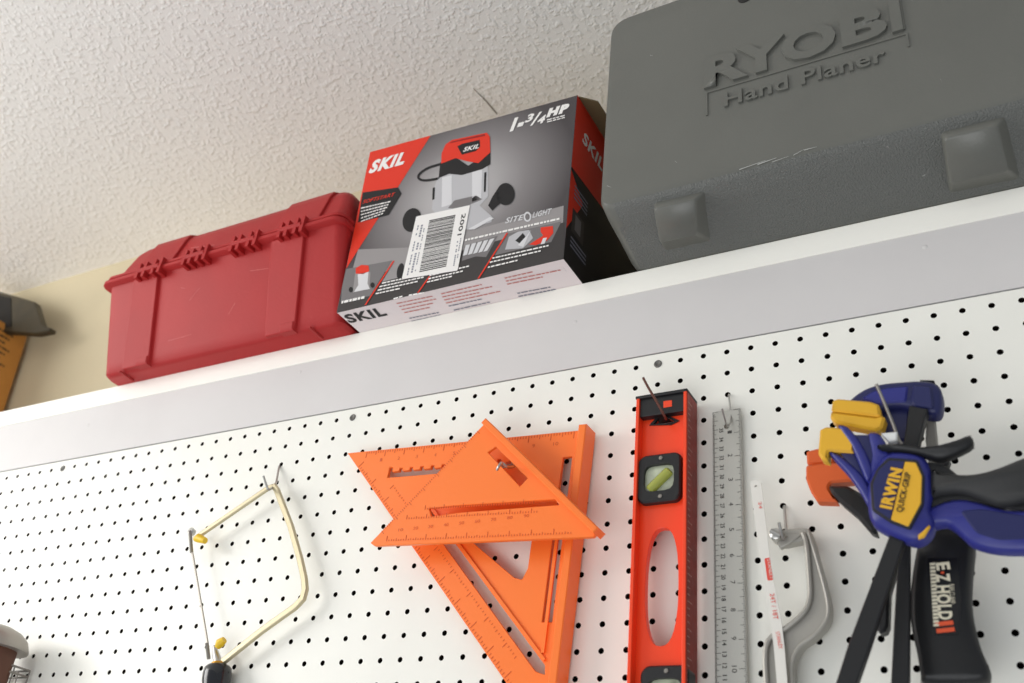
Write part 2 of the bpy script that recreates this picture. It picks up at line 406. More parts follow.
# ------------------------------------------------------------------ router carton
def router_carton():
    X0, X1, YF, YB, Z1, Z1L = -0.7765, -0.4522, -0.0540, 0.20, 0.3875, 0.4030
    def radial():
        m_ = mat('carton_print_grey', rgb(150, 146, 146), 0.5, spec=0.3); nt = m_.node_tree; b = nt.nodes['Principled BSDF']
        tc = nt.nodes.new('ShaderNodeTexCoord'); mp = nt.nodes.new('ShaderNodeMapping'); mp.vector_type = 'POINT'
        mp.inputs['Scale'].default_value = (6.0, 0.0, 6.8)
        mp.inputs['Location'].default_value = (0.0, 0, -0.150 * 6.8)
        g = nt.nodes.new('ShaderNodeTexGradient'); g.gradient_type = 'SPHERICAL'
        r = nt.nodes.new('ShaderNodeValToRGB'); e = r.color_ramp.elements
        e[0].position = 0.0; e[0].color = rgb(74, 69, 70); e[1].position = 1.0; e[1].color = rgb(202, 198, 197)
        x = r.color_ramp.elements.new(0.4); x.color = rgb(132, 127, 127)
        nt.links.new(tc.outputs['Object'], mp.inputs['Vector']); nt.links.new(mp.outputs['Vector'], g.inputs['Vector'])
        nt.links.new(g.outputs['Color'], r.inputs['Fac']); nt.links.new(r.outputs['Color'], b.inputs['Base Color']); return m_
    def ink(n, *c, rough=0.5): return mat(n, rgb(*c), rough, spec=0.3)
    grey = radial(); red = ink('print_red', 222, 52, 30); dark = ink('print_charcoal', 62, 58, 57); white = ink('print_white', 238, 234, 230)
    blk = ink('print_black', 30, 28, 29); silver = ink('print_silver', 186, 184, 186); silver2 = ink('print_light_silver', 214, 212, 213); mid = ink('print_mid_grey', 118, 114, 114)
    pink = ink('print_soft_red_text', 200, 130, 124); pale = ink('carton_pale_base', 232, 222, 222); dred = ink('print_dark_red', 150, 30, 28)
    tblue = ink('print_grey_text', 128, 128, 140); table = ink('print_table_grey', 150, 145, 144)
    t = thing('router_carton', ((X0 + X1) / 2, 0.02, SH), 'printed cardboard router box with red corner and barcode sticker beside the red case', 'box')
    m = MB(); m.recalc = False
    Y = YF
    c = [V((X0, YF, SH)), V((X1, YF, SH)), V((X1, YB, SH)), V((X0, YB, SH)), V((X0 - .003, YF, Z1L)), V((X1, YF, Z1)), V((X1, YB, Z1)), V((X0 - .003, YB, Z1L))]
    m.face([c[0], c[1], c[5], c[4]], grey)
    m.face([c[1], c[2], c[6], c[5]], blk); m.face([c[2], c[3], c[7], c[6]], dark); m.face([c[3], c[0], c[4], c[7]], dark)
    m.face([c[0], c[3], c[2], c[1]], pale); m.face([c[4], c[5], c[6], c[7]], dark)
    lay = [0]
    A_, B_, C_ = zm(320, 80, 2.627), zm(340, 90, 3.938), zm(340, 200, 3.938)
    def cl(p): p.x = min(max(p.x, X0), X1); p.z = min(max(p.z, SH), Z1 + (Z1L - Z1) * (X1 - p.x) / (X1 - X0)); return p
    def F(pts, mt, z=None, L=1):
        q = [cl(p) for p in ats((z or B_)(pts), YF - .00015 * L)]
        tri = tessellate_polygon([q])
        area = sum((q[i].x * q[(i + 1) % len(q)].z - q[(i + 1) % len(q)].x * q[i].z) for i in range(len(q)))
        for tr in tri:
            a, b, cc = [q[k] for k in tr]
            if (b - a).cross(cc - a).y > 0: b, cc = cc, b
            m.face([a, b, cc], mt)
    def T(txt, a, b, h, mt, z=None, L=5, **k):
        p = ats((z or B_)([a, b]), YF - .00015 * L); m.text(txt, p[0], p[1], h, V((0, 0, 1)), mt, **k)
    # table top and floor band
    F([(100, 445), (235, 440), (640, 330), (635, 470), (60, 590)], table, A_, 1)
    m.face(ats([(337, 313), (563.5, 259), (565, 222), (344, 283)], YF - .0003)[::1], dark)
    # red corner
    q = [V((X0 - .003, YF - .0003, Z1L)), at(*A_([(65, 497)])[0], YF - .0003), at(*A_([(290, 150)])[0], YF - .0003)]; q[1].x = X0; q[2].z = Z1 + (Z1L - Z1) * (X1 - q[2].x) / (X1 - X0)
    m.face(q, red)
    T('SKIL', (112, 327), (252, 288), .0215, white, shear=.25, bold=.055)
    F([(75, 408), (228, 383), (243, 408), (192, 492), (70, 522)], blk, L=3)
    T('SOFTSTART', (88, 448), (215, 417), .0065, red, shear=.3, bold=.01)
    def dashes(a, b, n, h, mt, z, L=6, gap=.0012):
        p, q_ = ats(z([a, b]), YF - .00015 * L); d = q_ - p; x = 0.0; i = 0
        while x < d.length - .002:
            wd = random.choice((.003, .005, .007, .004)); e = min(x + wd, d.length); u = d.normalized()
            m.face([p + u * x, p + u * e, p + u * e + V((0, 0, h)), p + u * x + V((0, 0, h))], mt); x = e + gap
    for k in range(5): dashes((82, 468 + k * 13), (205 - k * 9, 440 + k * 12), 1, .0022, white, B_)
    # 1-3/4 HP
    T('1-', (668, 160), (722, 146), .020, white, shear=.25, bold=.08)
    T('3', (727, 128), (762, 118), .0125, white, shear=.25, bold=.04); T('/', (748, 140), (790, 128), .020, white, shear=.2, bold=.02)
    T('4', (775, 134), (808, 125), .0125, white, shear=.25, bold=.04)
    T('HP', (812, 106), (900, 82), .0130, white, shear=.2, bold=.08)
    dashes((815, 120), (885, 102), 1, .0018, white, B_); dashes((815, 128), (885, 110), 1, .0018, white, B_)
    # router picture
    cord = B_([(395, 292), (345, 308), (312, 332), (312, 350), (340, 356), (395, 347)])
    cc = smooth(cord, 4, False); up_, dn = [], []
    for i, p in enumerate(cc):
        a = V(cc[max(i - 1, 0)]); b = V(cc[min(i + 1, len(cc) - 1)]); n_ = (b - a).normalized(); n_ = V((-n_.y, n_.x)) * 1.2
        up_.append(tuple(V(p) + n_)); dn.append(tuple(V(p) - n_))
    for i in range(len(cc) - 1):
        F([up_[i], up_[i + 1], dn[i + 1], dn[i]], blk, lambda l: l, 3)
    F([(385, 345), (400, 335), (582, 300), (583, 420), (550, 455), (600, 500), (596, 520), (500, 548), (430, 548), (362, 470), (372, 380)], silver, L=3)
    F([(402, 345), (440, 335), (440, 450), (400, 462)], silver2, L=4); F([(520, 320), (560, 310), (556, 430), (520, 440)], silver2, L=4)
    F([(568, 325), (577, 323), (574, 400), (566, 402)], blk, L=4); F([(365, 385), (374, 383), (372, 430), (363, 433)], blk, L=4)
    F([(425, 465), (450, 435), (535, 415), (560, 430), (470, 470)], mid, L=4)
    F([(395, 285), (455, 265), (505, 298), (592, 240), (592, 292), (560, 312), (480, 335), (430, 330), (388, 347)], blk, L=4)
    F([(415, 215), (440, 197), (578, 168), (590, 185), (592, 245), (545, 288), (498, 280), (455, 268), (398, 290), (400, 250)], red, L=5)
    F([(430, 210), (440, 203), (570, 173), (572, 180)], dred, L=6)
    F([(462, 222), (480, 212), (550, 196), (552, 222), (535, 240), (480, 255)], blk, L=6)
    T('SKIL', (484, 243), (546, 228), .0075, white, L=7, shear=.25, bold=.03)
    F([(583, 455), (600, 420), (620, 390), (640, 440), (615, 460), (600, 475)], blk, L=5)
    F(ell(652, 410, 36, 44, 20), blk, L=5); F(ell(283, 512, 36, 48, 20, .3), blk, L=5); F([(300, 540), (330, 545), (330, 575), (300, 570)], blk, L=4)
    F([(590, 500), (606, 505), (530, 548), (500, 550)], silver2, L=5)
    # SITE LIGHT
    T('SITE', (650, 92), (722, 77), .0085, silver2, C_, shear=.2, bold=.02); T('LIGHT', (757, 70), (832, 53), .0085, silver2, C_, shear=.2, bold=.02)
    F(ell(738, 66, 15, 20, 16), silver2, C_, 5); F(ell(738, 66, 9, 13, 16), mid, C_, 6)
    # strip of small pictures
    F([(24, 272), (205, 238), (118, 378), (3, 402), (8, 345)], mid, C_, 3)
    F([(60, 285), (95, 270), (120, 285), (115, 350), (50, 365)], table, C_, 4)
    F([(62, 268), (85, 255), (112, 258), (115, 280), (90, 292), (62, 290)], red, C_, 5)
    F([(70, 292), (112, 283), (108, 330), (118, 350), (55, 362), (72, 335)], silver2, C_, 5)
    F(ell(43, 353, 9, 11, 10), blk, C_, 5); F(ell(128, 335, 9, 11, 10), blk, C_, 5)
    dashes((5, 408), (95, 388), 1, .004, white, C_)
    F([(218, 236), (300, 220), (255, 300), (165, 322)], table, C_, 3); F(ell(238, 280, 14, 32, 14, .2), blk, C_, 4)
    F([(490, 180), (622, 140), (575, 225), (535, 222), (480, 240)], mid, C_, 3)
    for k in range(5): F([(495 + k * 24, 178 - k * 6), (512 + k * 24, 174 - k * 6), (500 + k * 20, 215 - k * 4), (484 + k * 20, 220 - k * 4)], silver2, C_, 4)
    F([(655, 133), (872, 84), (832, 165), (608, 218)], mid, C_, 3)
    F([(665, 145), (700, 125), (745, 118), (760, 150), (720, 190), (650, 195)], silver, C_, 4); F([(690, 160), (720, 130), (735, 150), (715, 175)], blk, C_, 5)
    F([(700, 178), (735, 140), (752, 118), (722, 185)], silver2, C_, 6)
    F([(790, 108), (838, 102), (840, 130), (815, 160), (770, 178), (745, 175), (800, 140), (790, 125)], red, C_, 5); F([(800, 150), (815, 148), (805, 172), (790, 175)], silver2, C_, 6)
    for a_, b_ in (((208, 240), (95, 418)), ((350, 300), (302, 372)), ((655, 130), (540, 318))):
        F([a_, (a_[0] + 7, a_[1] - 1), (b_[0] + 7, b_[1] - 2), b_], red, C_, 7)
    dashes((492, 162), (870, 76), 1, .0030, white, C_, 8)
    for (a_, b_) in (((165, 330), (345, 292)), ((155, 344), (330, 306)), ((148, 358), (310, 322)), ((140, 372), (235, 351)), ((352, 300), (510, 262)), ((348, 313), (490, 281)), ((342, 326), (440, 303)), ((600, 232), (830, 180)), ((590, 248), (790, 203)), ((582, 268), (700, 240)), ((210, 392), (245, 382)), ((270, 378), (330, 368))):
        dashes(a_, b_, 1, .0021, white, C_, 8)
    # underside (overhangs the shelf)
    nz = V((0, 0, 1)); pl = (0, 0, SH - .0004)
    def U(pts): return [hp(x, y, pl, nz) for x, y in C_(pts)]
    a, b = U([(38, 484), (188, 452)]); m.text('SKIL', a, b, .0185, V((0, -1, 0)), blk, bold=.04, shear=.1)
    rows = [((225, 410), (370, 380), pink), ((235, 422), (380, 392), pink), ((245, 434), (370, 408), pink), ((255, 446), (360, 424), pink), ((275, 468), (390, 445), tblue), ((285, 480), (400, 455), tblue),
            ((400, 372), (560, 335), pink), ((405, 384), (600, 343), pink), ((412, 396), (550, 367), pink), ((420, 408), (640, 360), pink), ((430, 420), (560, 392), tblue), ((450, 436), (600, 402), tblue),
            ((650, 310), (760, 285), pink), ((655, 322), (870, 278), pink), ((660, 334), (800, 305), pink), ((700, 370), (830, 345), tblue), ((705, 382), (860, 352), tblue), ((880, 268), (900, 290), tblue)]
    for a_, b_, mt in rows:
        a, b = U([a_, b_]); d = b - a; x = 0
        while x < d.length - .002:
            e = min(x + random.choice((.004, .006, .009)), d.length); u = d.normalized(); hgt = V((0, -.0022, 0))
            m.face([a + u * x, a + u * e, a + u * e + hgt, a + u * x + hgt], mt); x = e + .0012
    # right-hand side print
    D_ = zm(560, 80, 3.25); nx = V((1, 0, 0))
    def Rr(pts, L=1): return [hp(x, y, (X1 + .0002 * L, 0, 0), nx) for x, y in D_(pts)]
    def G(yz, mt, L=1): m.face([V((X1 + .0002 * L, YF + y, SH + z)) for y, z in yz], mt)
    G([(0, .14), (.254, .155), (.254, .2605), (0, .2605)], red); G([(0, .045), (.045, .12), (0, .135)], red)
    G([(0, .135), (.06, .125), (.254, .165), (.254, .13), (.05, .10)], blk, 2)
    m.text('SKIL', V((X1 + .0008, YF + .022, SH + .20)), V((X1 + .0008, YF + .085, SH + .20)), .021, V((0, 0, 1)), white, shear=.25, bold=.03)
    for k in range(4): G([(.012, .118 - k * .006), (.05, .118 - k * .006), (.05, .1205 - k * .006), (.012, .1205 - k * .006)], tblue, 3)
    G([(.012, .05), (.045, .05), (.045, .085), (.012, .085)], dark, 2); G([(.02, .057), (.036, .057), (.036, .08), (.02, .08)], mid, 3)
    for k in range(3): G([(.012, .040 - k * .006), (.055, .040 - k * .006), (.055, .0425 - k * .006), (.012, .0425 - k * .006)], tblue, 3)
    m.build('carton', t)
    # top flap, a little raised at the right
    kraft = mat('cardboard_inside', rgb(112, 96, 66), 0.85, bump=.2)
    m = MB(); q = [V((X1 + .0005, YF + .004, Z1)), V((X1 + .0005, YB, Z1)), V((X1 + .022, YB - .03, Z1 + .006)), V((X1 + .020, YF + .02, Z1 - .001))]
    m.prism([q], (0, 0, .002), kraft); m.build('flap', t)
    # barcode sticker
    m = MB(); m.recalc = False; Lb = 9
    lab = ats(rnd(C_([(300, 65), (512, 20), (463, 278), (243, 312)]), 1.2), YF - .00015 * Lb)
    m.face(lab[::-1] if (lab[1] - lab[0]).cross(lab[-1] - lab[0]).y > 0 else lab, white)
    def quad(c4, mt, L=10):
        q = ats(C_(c4), YF - .00015 * L); m.face(q if (q[1] - q[0]).cross(q[-1] - q[0]).y < 0 else q[::-1], mt)
    TL, TR, BR, BL = V((352, 80)), V((455, 58)), V((418, 262)), V((312, 285)); k = 0.0
    while k < .985:
        wd = random.choice((.008, .012, .02)); e = min(1, k + wd)
        quad([TL.lerp(BL, k), TR.lerp(BR, k), TR.lerp(BR, e), TL.lerp(BL, e)], blk); k = e + random.choice((.008, .014))
    p0, p1 = ats(C_([(480, 55), (462, 140)]), YF - .00165); m.text('2001', p0, p1, .0062, V((1, 0, 0)), blk, bold=.01)
    def sdash(a_, b_, n, wd=5):
        a_, b_ = V(a_), V(b_)
        for i in range(n):
            if random.random() < .25: continue
            p, q_ = a_.lerp(b_, i / n), a_.lerp(b_, (i + .7) / n); quad([(p.x, p.y), (p.x + wd, p.y - 1), (q_.x + wd, q_.y - 1), (q_.x, q_.y)], tblue)
    sdash((462, 155), (445, 262), 14); sdash((474, 150), (458, 240), 10, 4); sdash((308, 90), (262, 300), 20); sdash((322, 88), (278, 290), 20, 7); sdash((335, 86), (292, 292), 24, 4)
    m.build('barcode_sticker', t)
router_carton()

# ------------------------------------------------------------------ grey power tool case
def grey_case():
    M = mat('grey_case_plastic', rgb(100, 100, 94), 0.34, bump=0.10, bscale=350, var=0.08, vscale=9)
    MT = mat('grey_case_pebbled', rgb(98, 99, 95), 0.36, bump=0.9, bscale=520)
    t = thing('tool_case', (-0.13, 0.02, SH), 'large dark grey moulded tool case with raised lettering, at the right end of the shelf', 'tool case')
    XR = 0.135
    m = MB()
    lays = [(-.0805, -.391, .176, .470, .010), (-.0795, -.3965, .169, .476, .014), (-.075, -.3990, .163, .479, .018), (-.055, -.3985, .1535, .481, .020), (-.03, -.395, .142, .482, .020), (-.004, -.391, .1290, .483, .018),
            (.006, -.390, SH, .483, .018), (.150, -.390, SH, .483, .018), (.185, -.388, .135, .480, .018), (.190, -.380, .15, .475, .015)]
    rings = []
    for y, xl, zb, zt, r in lays:
        o = []
        for cx, cz, a in ((xl + .022, zt - .028, 180), (XR - .03, zt - .03, 90), (XR - r, zb + r, 0), (xl + r, zb + r, -90)):
            rr = .022 if (a == 180) else (.03 if a == 90 else r)
            for i in range(6):
                th = math.radians(a - 90 * i / 5); o.append(V((cx + rr * math.cos(th), y, cz + rr * math.sin(th))))
        rings.append(o)
    m.loft(rings, M)
    # pebbled texture on the lower slope
    mb_shell = m
    for i, f in enumerate(m.f):
        c = sum((m.v[k] for k in f), V()) / len(f)
        if len(f) == 4 and c.y < 0.0 and c.z < .168 and c.x > -.38: m.m[i] = m.slot(MT)
    # lettering raised on the face, with the groove line under it
    Y = -.0803
    m = MB()
    zr = .3035
    for chh, a, b in (('R', 704.8, 749), ('Y', 738, 787), ('O', 783, 838), ('B', 843, 889), ('I', 893, 904)):
        def xp(px):
            # place on the baseline row
            p = at(px, 89 - (px - 708) * .2918, Y); return p.x
        m.text(chh, V((xp(a), Y, zr)), V((xp(b), Y, zr)), .0455, V((0, 0, 1)), M, bold=.04, depth=.0040)
    a, b = at(725, 112.5, Y), at(888, 72, Y); 
    m.text('Hand Planer', V((a.x, Y, .2650)), V((b.x, Y, .2650)), .0215, V((0, 0, 1)), M, bold=.014, depth=.0030)
    zl = .2945; xa, xb = at(706, 97, Y).x, at(909, 41, Y).x
    m.box((xa, Y - .0016, zl), (xb, Y + .001, zl + .0022), M); m.box((xa, Y - .0016, zl - .034), (xa + .0022, Y + .001, zl), M); m.box((xb - .002, Y - .0016, zl - .018), (xb, Y + .001, zl), M)
    m.box((xb - .004, Y - .0016, zl + .0085), (xb - .0015, Y + .001, .40), M)
    m.build('raised_lettering', t)
    # the two moulded feet on the slope
    sl = V((0, .0795, -.0405)).normalized(); n_ = V((0, -.454, -.891)).normalized()
    for (tl, tr, br, bl) in (((653.5, 209), (696.4, 199.3), (697.4, 235.4), (660, 244)), ((944, 138.5), (998, 125), (1009, 172), (950, 184))):
        m = MB(); p0 = V((0, -.0795, .168)) + n_ * .016
        top = [hp(*q, p0, n_) for q in (tl, tr, br, bl)]
        cen = sum(top, V()) / 4
        base = []
        for k, q in enumerate(top):
            o = q - n_ * .022; d = (q - cen); o += V((d.x * .16 + (.008 if k in (1, 2) else 0), 0, 0)) + sl * (.024 if k in (2, 3) else -.002); base.append(o)
        def ring(c4, ins):
            c = sum(c4, V()) / 4; o = []
            for i in range(4):
                p = c4[i]; a = c4[i - 1] - p; b = c4[(i + 1) % 4] - p; A = p + a.normalized() * ins; B = p + b.normalized() * ins
                for j in range(4): s_ = j / 3; o.append(A * (1 - s_) ** 2 + p * 2 * s_ * (1 - s_) + B * s_ * s_)
            return o
        topi = [q + (cen - q) * .035 for q in top]; mid_ = [q - n_ * .0018 + (q - cen) * .01 for q in top]
        m.loft([ring(base, .004), ring(mid_, .005), ring(topi, .005)], M); m.build('moulded_foot', t, angle=60)
    # handle recess clip at the top
    M2 = mat('handle_black', rgb(34, 32, 30), 0.6)
    m = MB(); p = at(745, -1, -.080); m.lathe(V((p.x, -.079, p.z + .002)), (0, -1, 0), [(0, .009), (.0025, .0085), (.003, .005)], M2, 18); m.build('rivet', t)
    # scuffs: worn pale scratches along the bend
    M3_ = mat('worn_scuff', rgb(176, 176, 172), 0.5); m = mb_shell
    E_ = zm(590, 0, 2.359)
    for a_, b_, wd in (((352, 400), (415, 378), 1.0), ((395, 388), (440, 372), 1.3), ((430, 382), (470, 368), .7), ((480, 366), (505, 352), .8), ((505, 354), (535, 346), 1.0), ((40, 438), (50, 442), .8), ((142, 130), (148, 132), .8), ((826, 185), (830, 194), .6), ((700, 345), (708, 350), .5), ((200, 380), (206, 384), .4), ((785, 415), (792, 412), .8)):
        A, B = ats(E_([a_, b_]), -.0812); s_ = V((0, 0, 1)) * .0006 * wd
        y_ = -.0812
        m.face([A - s_, B - s_ * .3, B + s_ * .3, A + s_], M3_)
    m.build('case_shell', t, angle=30)
grey_case()

# ------------------------------------------------------------------ far-left carton with a metal bracket on it
def left_items():
    kr = mat('kraft_orange_cardboard', rgb(204, 140, 62), 0.7, var=-.12, vscale=20); ik = mat('carton_ink', rgb(96, 66, 34), 0.7)
    YR, YN = .288, .03
    pt, pb = at(27, 337, YR), at(3, 412, YR); xr = (pt.x + pb.x) / 2; H = pt.z
    lean = (pt.x - pb.x) / (pt.z - pb.z)
    X = lambda z: xr + lean * (z - (pt.z + pb.z) / 2)
    m = MB()
    a = [V((X(SH) - .07, YN, SH)), V((X(SH), YN, SH)), V((X(SH), YR, SH)), V((X(SH) - .07, YR, SH))]; b = [V((q.x + X(H) - X(SH), q.y, H)) for q in a]
    m.faces(a + b, [(0, 3, 2, 1), (4, 5, 6, 7), (0, 1, 5, 4), (1, 2, 6, 5), (2, 3, 7, 6), (3, 0, 4, 7)], kr)
    m.recalc = False
    for k in range(9):          # printed lines on the broad side
        z = H - .022 - k * .013; x = X(z) + .0004; y1 = YR - .030 - (k % 3) * .008; y = y1 - .16
        while y < y1:
            e = min(y + random.choice((.006, .01, .014)), y1); m.face([(x, y, z), (x, e, z), (x + .005 * lean, e, z + .005), (x + .005 * lean, y, z + .005)], ik); y = e + .002
    m.recalc = False
    o = m.build('cardboard_box', None, loc=(X(SH) - .035, .16, SH)); tag(o, 'narrow orange-brown cardboard box with printed lines at the far left of the shelf', 'box')
    mt = mat('dark_bronze_metal', rgb(58, 51, 34), 0.6, 0.2, var=.5, vscale=25, bump=.3)
    t = thing('metal_tray', (X(H) - .03, .2, H), 'dark bronze metal tray lying on top of the orange-brown box', 'tray')
    Q = zm(0, 250, 2.97); Yf = .23
    m = MB(); q = ats(Q([(-60, 108), (38, 134), (103, 154), (124, 222), (150, 231), (146, 240), (105, 248), (34, 243), (-60, 240)]), Yf)
    m.prism([q], (0, .016, 0), mt, inset=.002); m.build('tray_body', t)
    m = MB(); q = ats(Q([(-60, 122), (32, 142), (34, 228), (-60, 226)]), Yf - .0012); m.prism([q], (0, .003, 0), mat('tray_mouth_shade', rgb(24, 21, 17), .9)); m.build('open_end_shade', t)  # dark plate stands for the shaded opening; the body is solid
left_items()

# ------------------------------------------------------------------ peg hooks
def hook(pts, label, r=.0016, m_=None):
    """pts: (px, py, Y) from the peg hole outwards"""
    p = [at(x, y, Y) for x, y, Y in pts]; p0 = p[0]
    path = [p0 + V((0, .006, 0)), p0] + p[1:]
    fine = smooth([tuple(q) for q in path], 5, False)
    m = MB(); m.tube(fine, r, m_ or M_dsteel, 10); o = m.build('peg_hook', None, loc=p0, angle=80)
    return tag(o, label, 'hook', 'wire peg hooks holding the tools')

# ------------------------------------------------------------------ coping saw
def coping_saw():
    K = zm(150, 450, 2.93); Yc = -.0185
    chrome = mat('saw_frame_nickel', rgb(200, 188, 156), 0.4, 0.5, bump=.05); yel = mat('yellow_plastic', rgb(238, 196, 34), 0.4); hb = mat('black_handle_lacquer', rgb(16, 17, 24), 0.22, coat=.4)
    p_h = at(218.6, 675, Yc)
    t = thing('coping_saw', p_h, 'coping saw with bent metal frame and black handle hanging from a hook', 'saw')
    def a(l, Y=Yc): return ats(K(l), Y)
    m = MB()
    m.bar(a([(128, 262), (346, 112), (362, 106)]), .0060, .0045, chrome)
    low = K([(362, 104), (372, 118), (412, 222), (440, 320), (453, 380), (455, 410), (448, 436), (425, 460), (330, 528), (212, 622)])
    path = [at(x, y, Yc) for x, y in low]; m.bar(path, .0072, .0055, chrome); m.build('frame', t, bevel=.0012)
    m = MB(); b0, b1 = a([(122, 288)])[0], a([(171, 578)])[0]; m.bar([b0, b1], .0016, .0022, M_dsteel); m.build('blade', t)
    for q, dd in (((122, 240), (122, 300)), ((172, 568), (172, 612))):
        m = MB(); A, B = a([q])[0], a([dd])[0]; d = (B - A)
        m.tube([A + V((0, -.003, 0)), B], .0022, M_dsteel, 8)
        m.lathe(A, (0, -1, 0), [(-.003, .0045), (.002, .0052), (.003, .003)], M_steel, 12) if q[1] < 300 else None
        m.build('blade_pin', t)
    for pts in ([(132, 262), (142, 258), (162, 266)], [(196, 580), (205, 566), (218, 556)]):
        m = MB(); P_ = a(pts, Yc - .004); m.tube(P_, .0052, yel, 12, scale=[.6, 1.05, .75]); m.build('tension_knob', t)
    m = MB(); A, B = a([(188, 575), (200, 628)]); m.tube([A, (A + B) / 2, B], .0042, M_steel, 12, scale=[.55, 1, 1.3]); m.build('ferrule', t)
    d = V((0.12, 0, -1)).normalized(); A = a([(201, 630)])[0]
    m = MB(); m.lathe(A - d * .003, d, [(0, .007), (.0012, .0085), (.003, .0088), (.004, .008)], mat('brass_collar', rgb(206, 150, 40), .3, .8), 24); m.build('collar', t)
    m = MB(); m.lathe(A, d, [(0, .0100), (.0015, .0130), (.004, .0152), (.010, .0162), (.018, .0158), (.028, .014), (.045, .0115), (.075, .0120), (.10, .0135), (.115, .011), (.119, .004)], hb, 28); m.build('handle', t)
coping_saw()
hook([(279.7, 466, 0), (278.5, 470, -.004), (276, 483, -.012), (272, 488, -.022), (268.5, 489.5, -.030), (266, 484, -.034), (263.5, 476, -.038)], 'bent wire hook in the pegboard holding the coping saw', .0014, M_steel)

# ------------------------------------------------------------------ orange speed squares
M_or = mat('orange_plastic', rgb(255, 126, 50), 0.36, bump=.05, spec=.4); M_or.node_tree.nodes['Principled BSDF'].inputs['Subsurface Weight'].default_value = 0.0
M_or2 = mat('orange_engraving', rgb(214, 84, 22), 0.5)
def ticks(m, a, b, n, out, Y, mt, ln=(.005, .008, .012)):
    """engraved scale marks along a-b, pointing along out"""
    a, b, out = V(a), V(b), V(out).normalized(); u = (b - a) / n; wv = u.normalized() * .00035
    for i in range(n + 1):
        p = a + u * i; L = ln[2] if i % 8 == 0 else (ln[1] if i % 4 == 0 else ln[0]); q = p + out * L
        m.prism([[p - wv, p + wv, q + wv, q - wv]], (0, -.0003, 0), mt)
def big_square():
    t = thing('speed_square', at(560, 683, -.014), 'large orange plastic rafter square hanging behind the small one', 'square')
    Y = -.016; TH = .005
    K = zm(330, 400, 2.414)
    A = at(347.4, 453, Y); B = at(583, 430, Y)
    X, Z = B.x + .002, B.z; A0 = A.copy(); leg = math.hypot(X - A.x, A.z - Z)
    ang = math.atan2(A.z - Z, X - A.x); A = V((X - leg, Y, Z)); piv = V((X, Y, Z))
    # plate coordinates: right angle at (X, Z), legs along -x and -z
    L = [V((X, Y, Z)), V((X, Y, Z - leg)), V((A.x, Y, Z))]
    def hole(l): return ats(K(l), Y)
    h1 = [V((A.x + .068, Y, Z - .024)), V((A.x + .068, Y, Z - .037)), V((X - .085, Y, Z - .037))]
    top = []
    for i in range(11):
        x = X - .085 - i * (X - .085 - A.x - .085) / 10; top += [V((x + .0022, Y, Z - .030)), V((x + .0022, Y, Z - .026)), V((x - .0022, Y, Z - .026)), V((x - .0022, Y, Z - .030))]
    h1 += [V((X - .078, Y, Z - .037)), V((X - .078, Y, Z - .030))] + top + [V((A.x + .073, Y, Z - .030)), V((A.x + .073, Y, Z - .024))]
    h1 = [p for i, p in enumerate(h1) if i != 2]
    x1 = at(*K([(576, 140)])[0], Y).x; 
    h2 = [V((x1 - .0055, Y, Z - .030)), V((x1 + .0055, Y, Z - .030)), V((x1 + .0055, Y, Z - .205)), V((x1 - .0055, Y, Z - .205))]
    # diagonal slot parallel to the long edge
    def dg(s_, off): return V((A.x + s_ * .7071 + off * .7071, Y, Z - s_ * .7071 + off * .7071))
    h3 = [dg(.150, .0290), dg(.385, .0290), dg(.395, .0345), dg(.388, .0400), dg(.150, .0400)]
    q = hole([(372, 332), (492, 320), (478, 400), (462, 425), (448, 418)])
    h4 = [V((X - .129, Y, Z - .112)), V((X - .046, Y, Z - .112)), V((X - .046, Y, Z - .150)), V((X - .051, Y, Z - .162)), V((X - .060, Y, Z - .160))]
    m = MB(); m.prism([L, h1, h2, h3, h4], (0, TH, 0), M_or); o = m.turn(piv, ang).build('plate', t, bevel=.0006, seg=1)
    m = MB(); e = [V((X - .002, Y - .0115, Z + .001)), V((X + .007, Y - .0115, Z + .001)), V((X + .007, Y - .0115, Z - leg - .004)), V((X - .002, Y - .0115, Z - leg - .004))]
    m.prism([e], (0, .0235, 0), M_or, inset=.001); m.turn(piv, ang).build('fence', t)
    m = MB(); e = [dg(.155, .0415), dg(.385, .0415), dg(.385, .0445), dg(.155, .0445)]; m.prism([e], (0, -.0025, 0), M_or)
    m.box((X - .018, Y - .0025, Z - .235), (X - .0145, Y, Z - .10), M_or)
    m.turn(piv, ang).build('stiffening_rib', t)
    m = MB(); Yt = Y - .0001
    ticks(m, (A.x + .03, Yt, Z - .001), (X - .012, Yt, Z - .001), 80, (0, 0, -1), Yt, M_or2, (.003, .005, .008))
    a, b = dg(.03, .0015), dg(.41, .0015); a.y = b.y = Yt; ticks(m, a, b, 90, (.7071, 0, .7071), Yt, M_or2, (.003, .005, .009))
    a, b = dg(.09, .0230), dg(.36, .0230); a.y = b.y = Yt; ticks(m, a, b, 60, (-.7071, 0, -.7071), Yt, M_or2, (.002, .003, .006))
    for i in range(10): 
        m.text(str(i + 1), V((A.x + .052 + i * .0254, Yt - .0003, Z - .0155)), V((A.x + .055 + i * .0254 + (.003 if i == 9 else 0), Yt - .0003, Z - .0155)), .0042, V((0, 0, 1)), M_or2)
    m.turn(piv, ang).build('engraved_scale', t)
    return X, Z, leg, A
big_square()
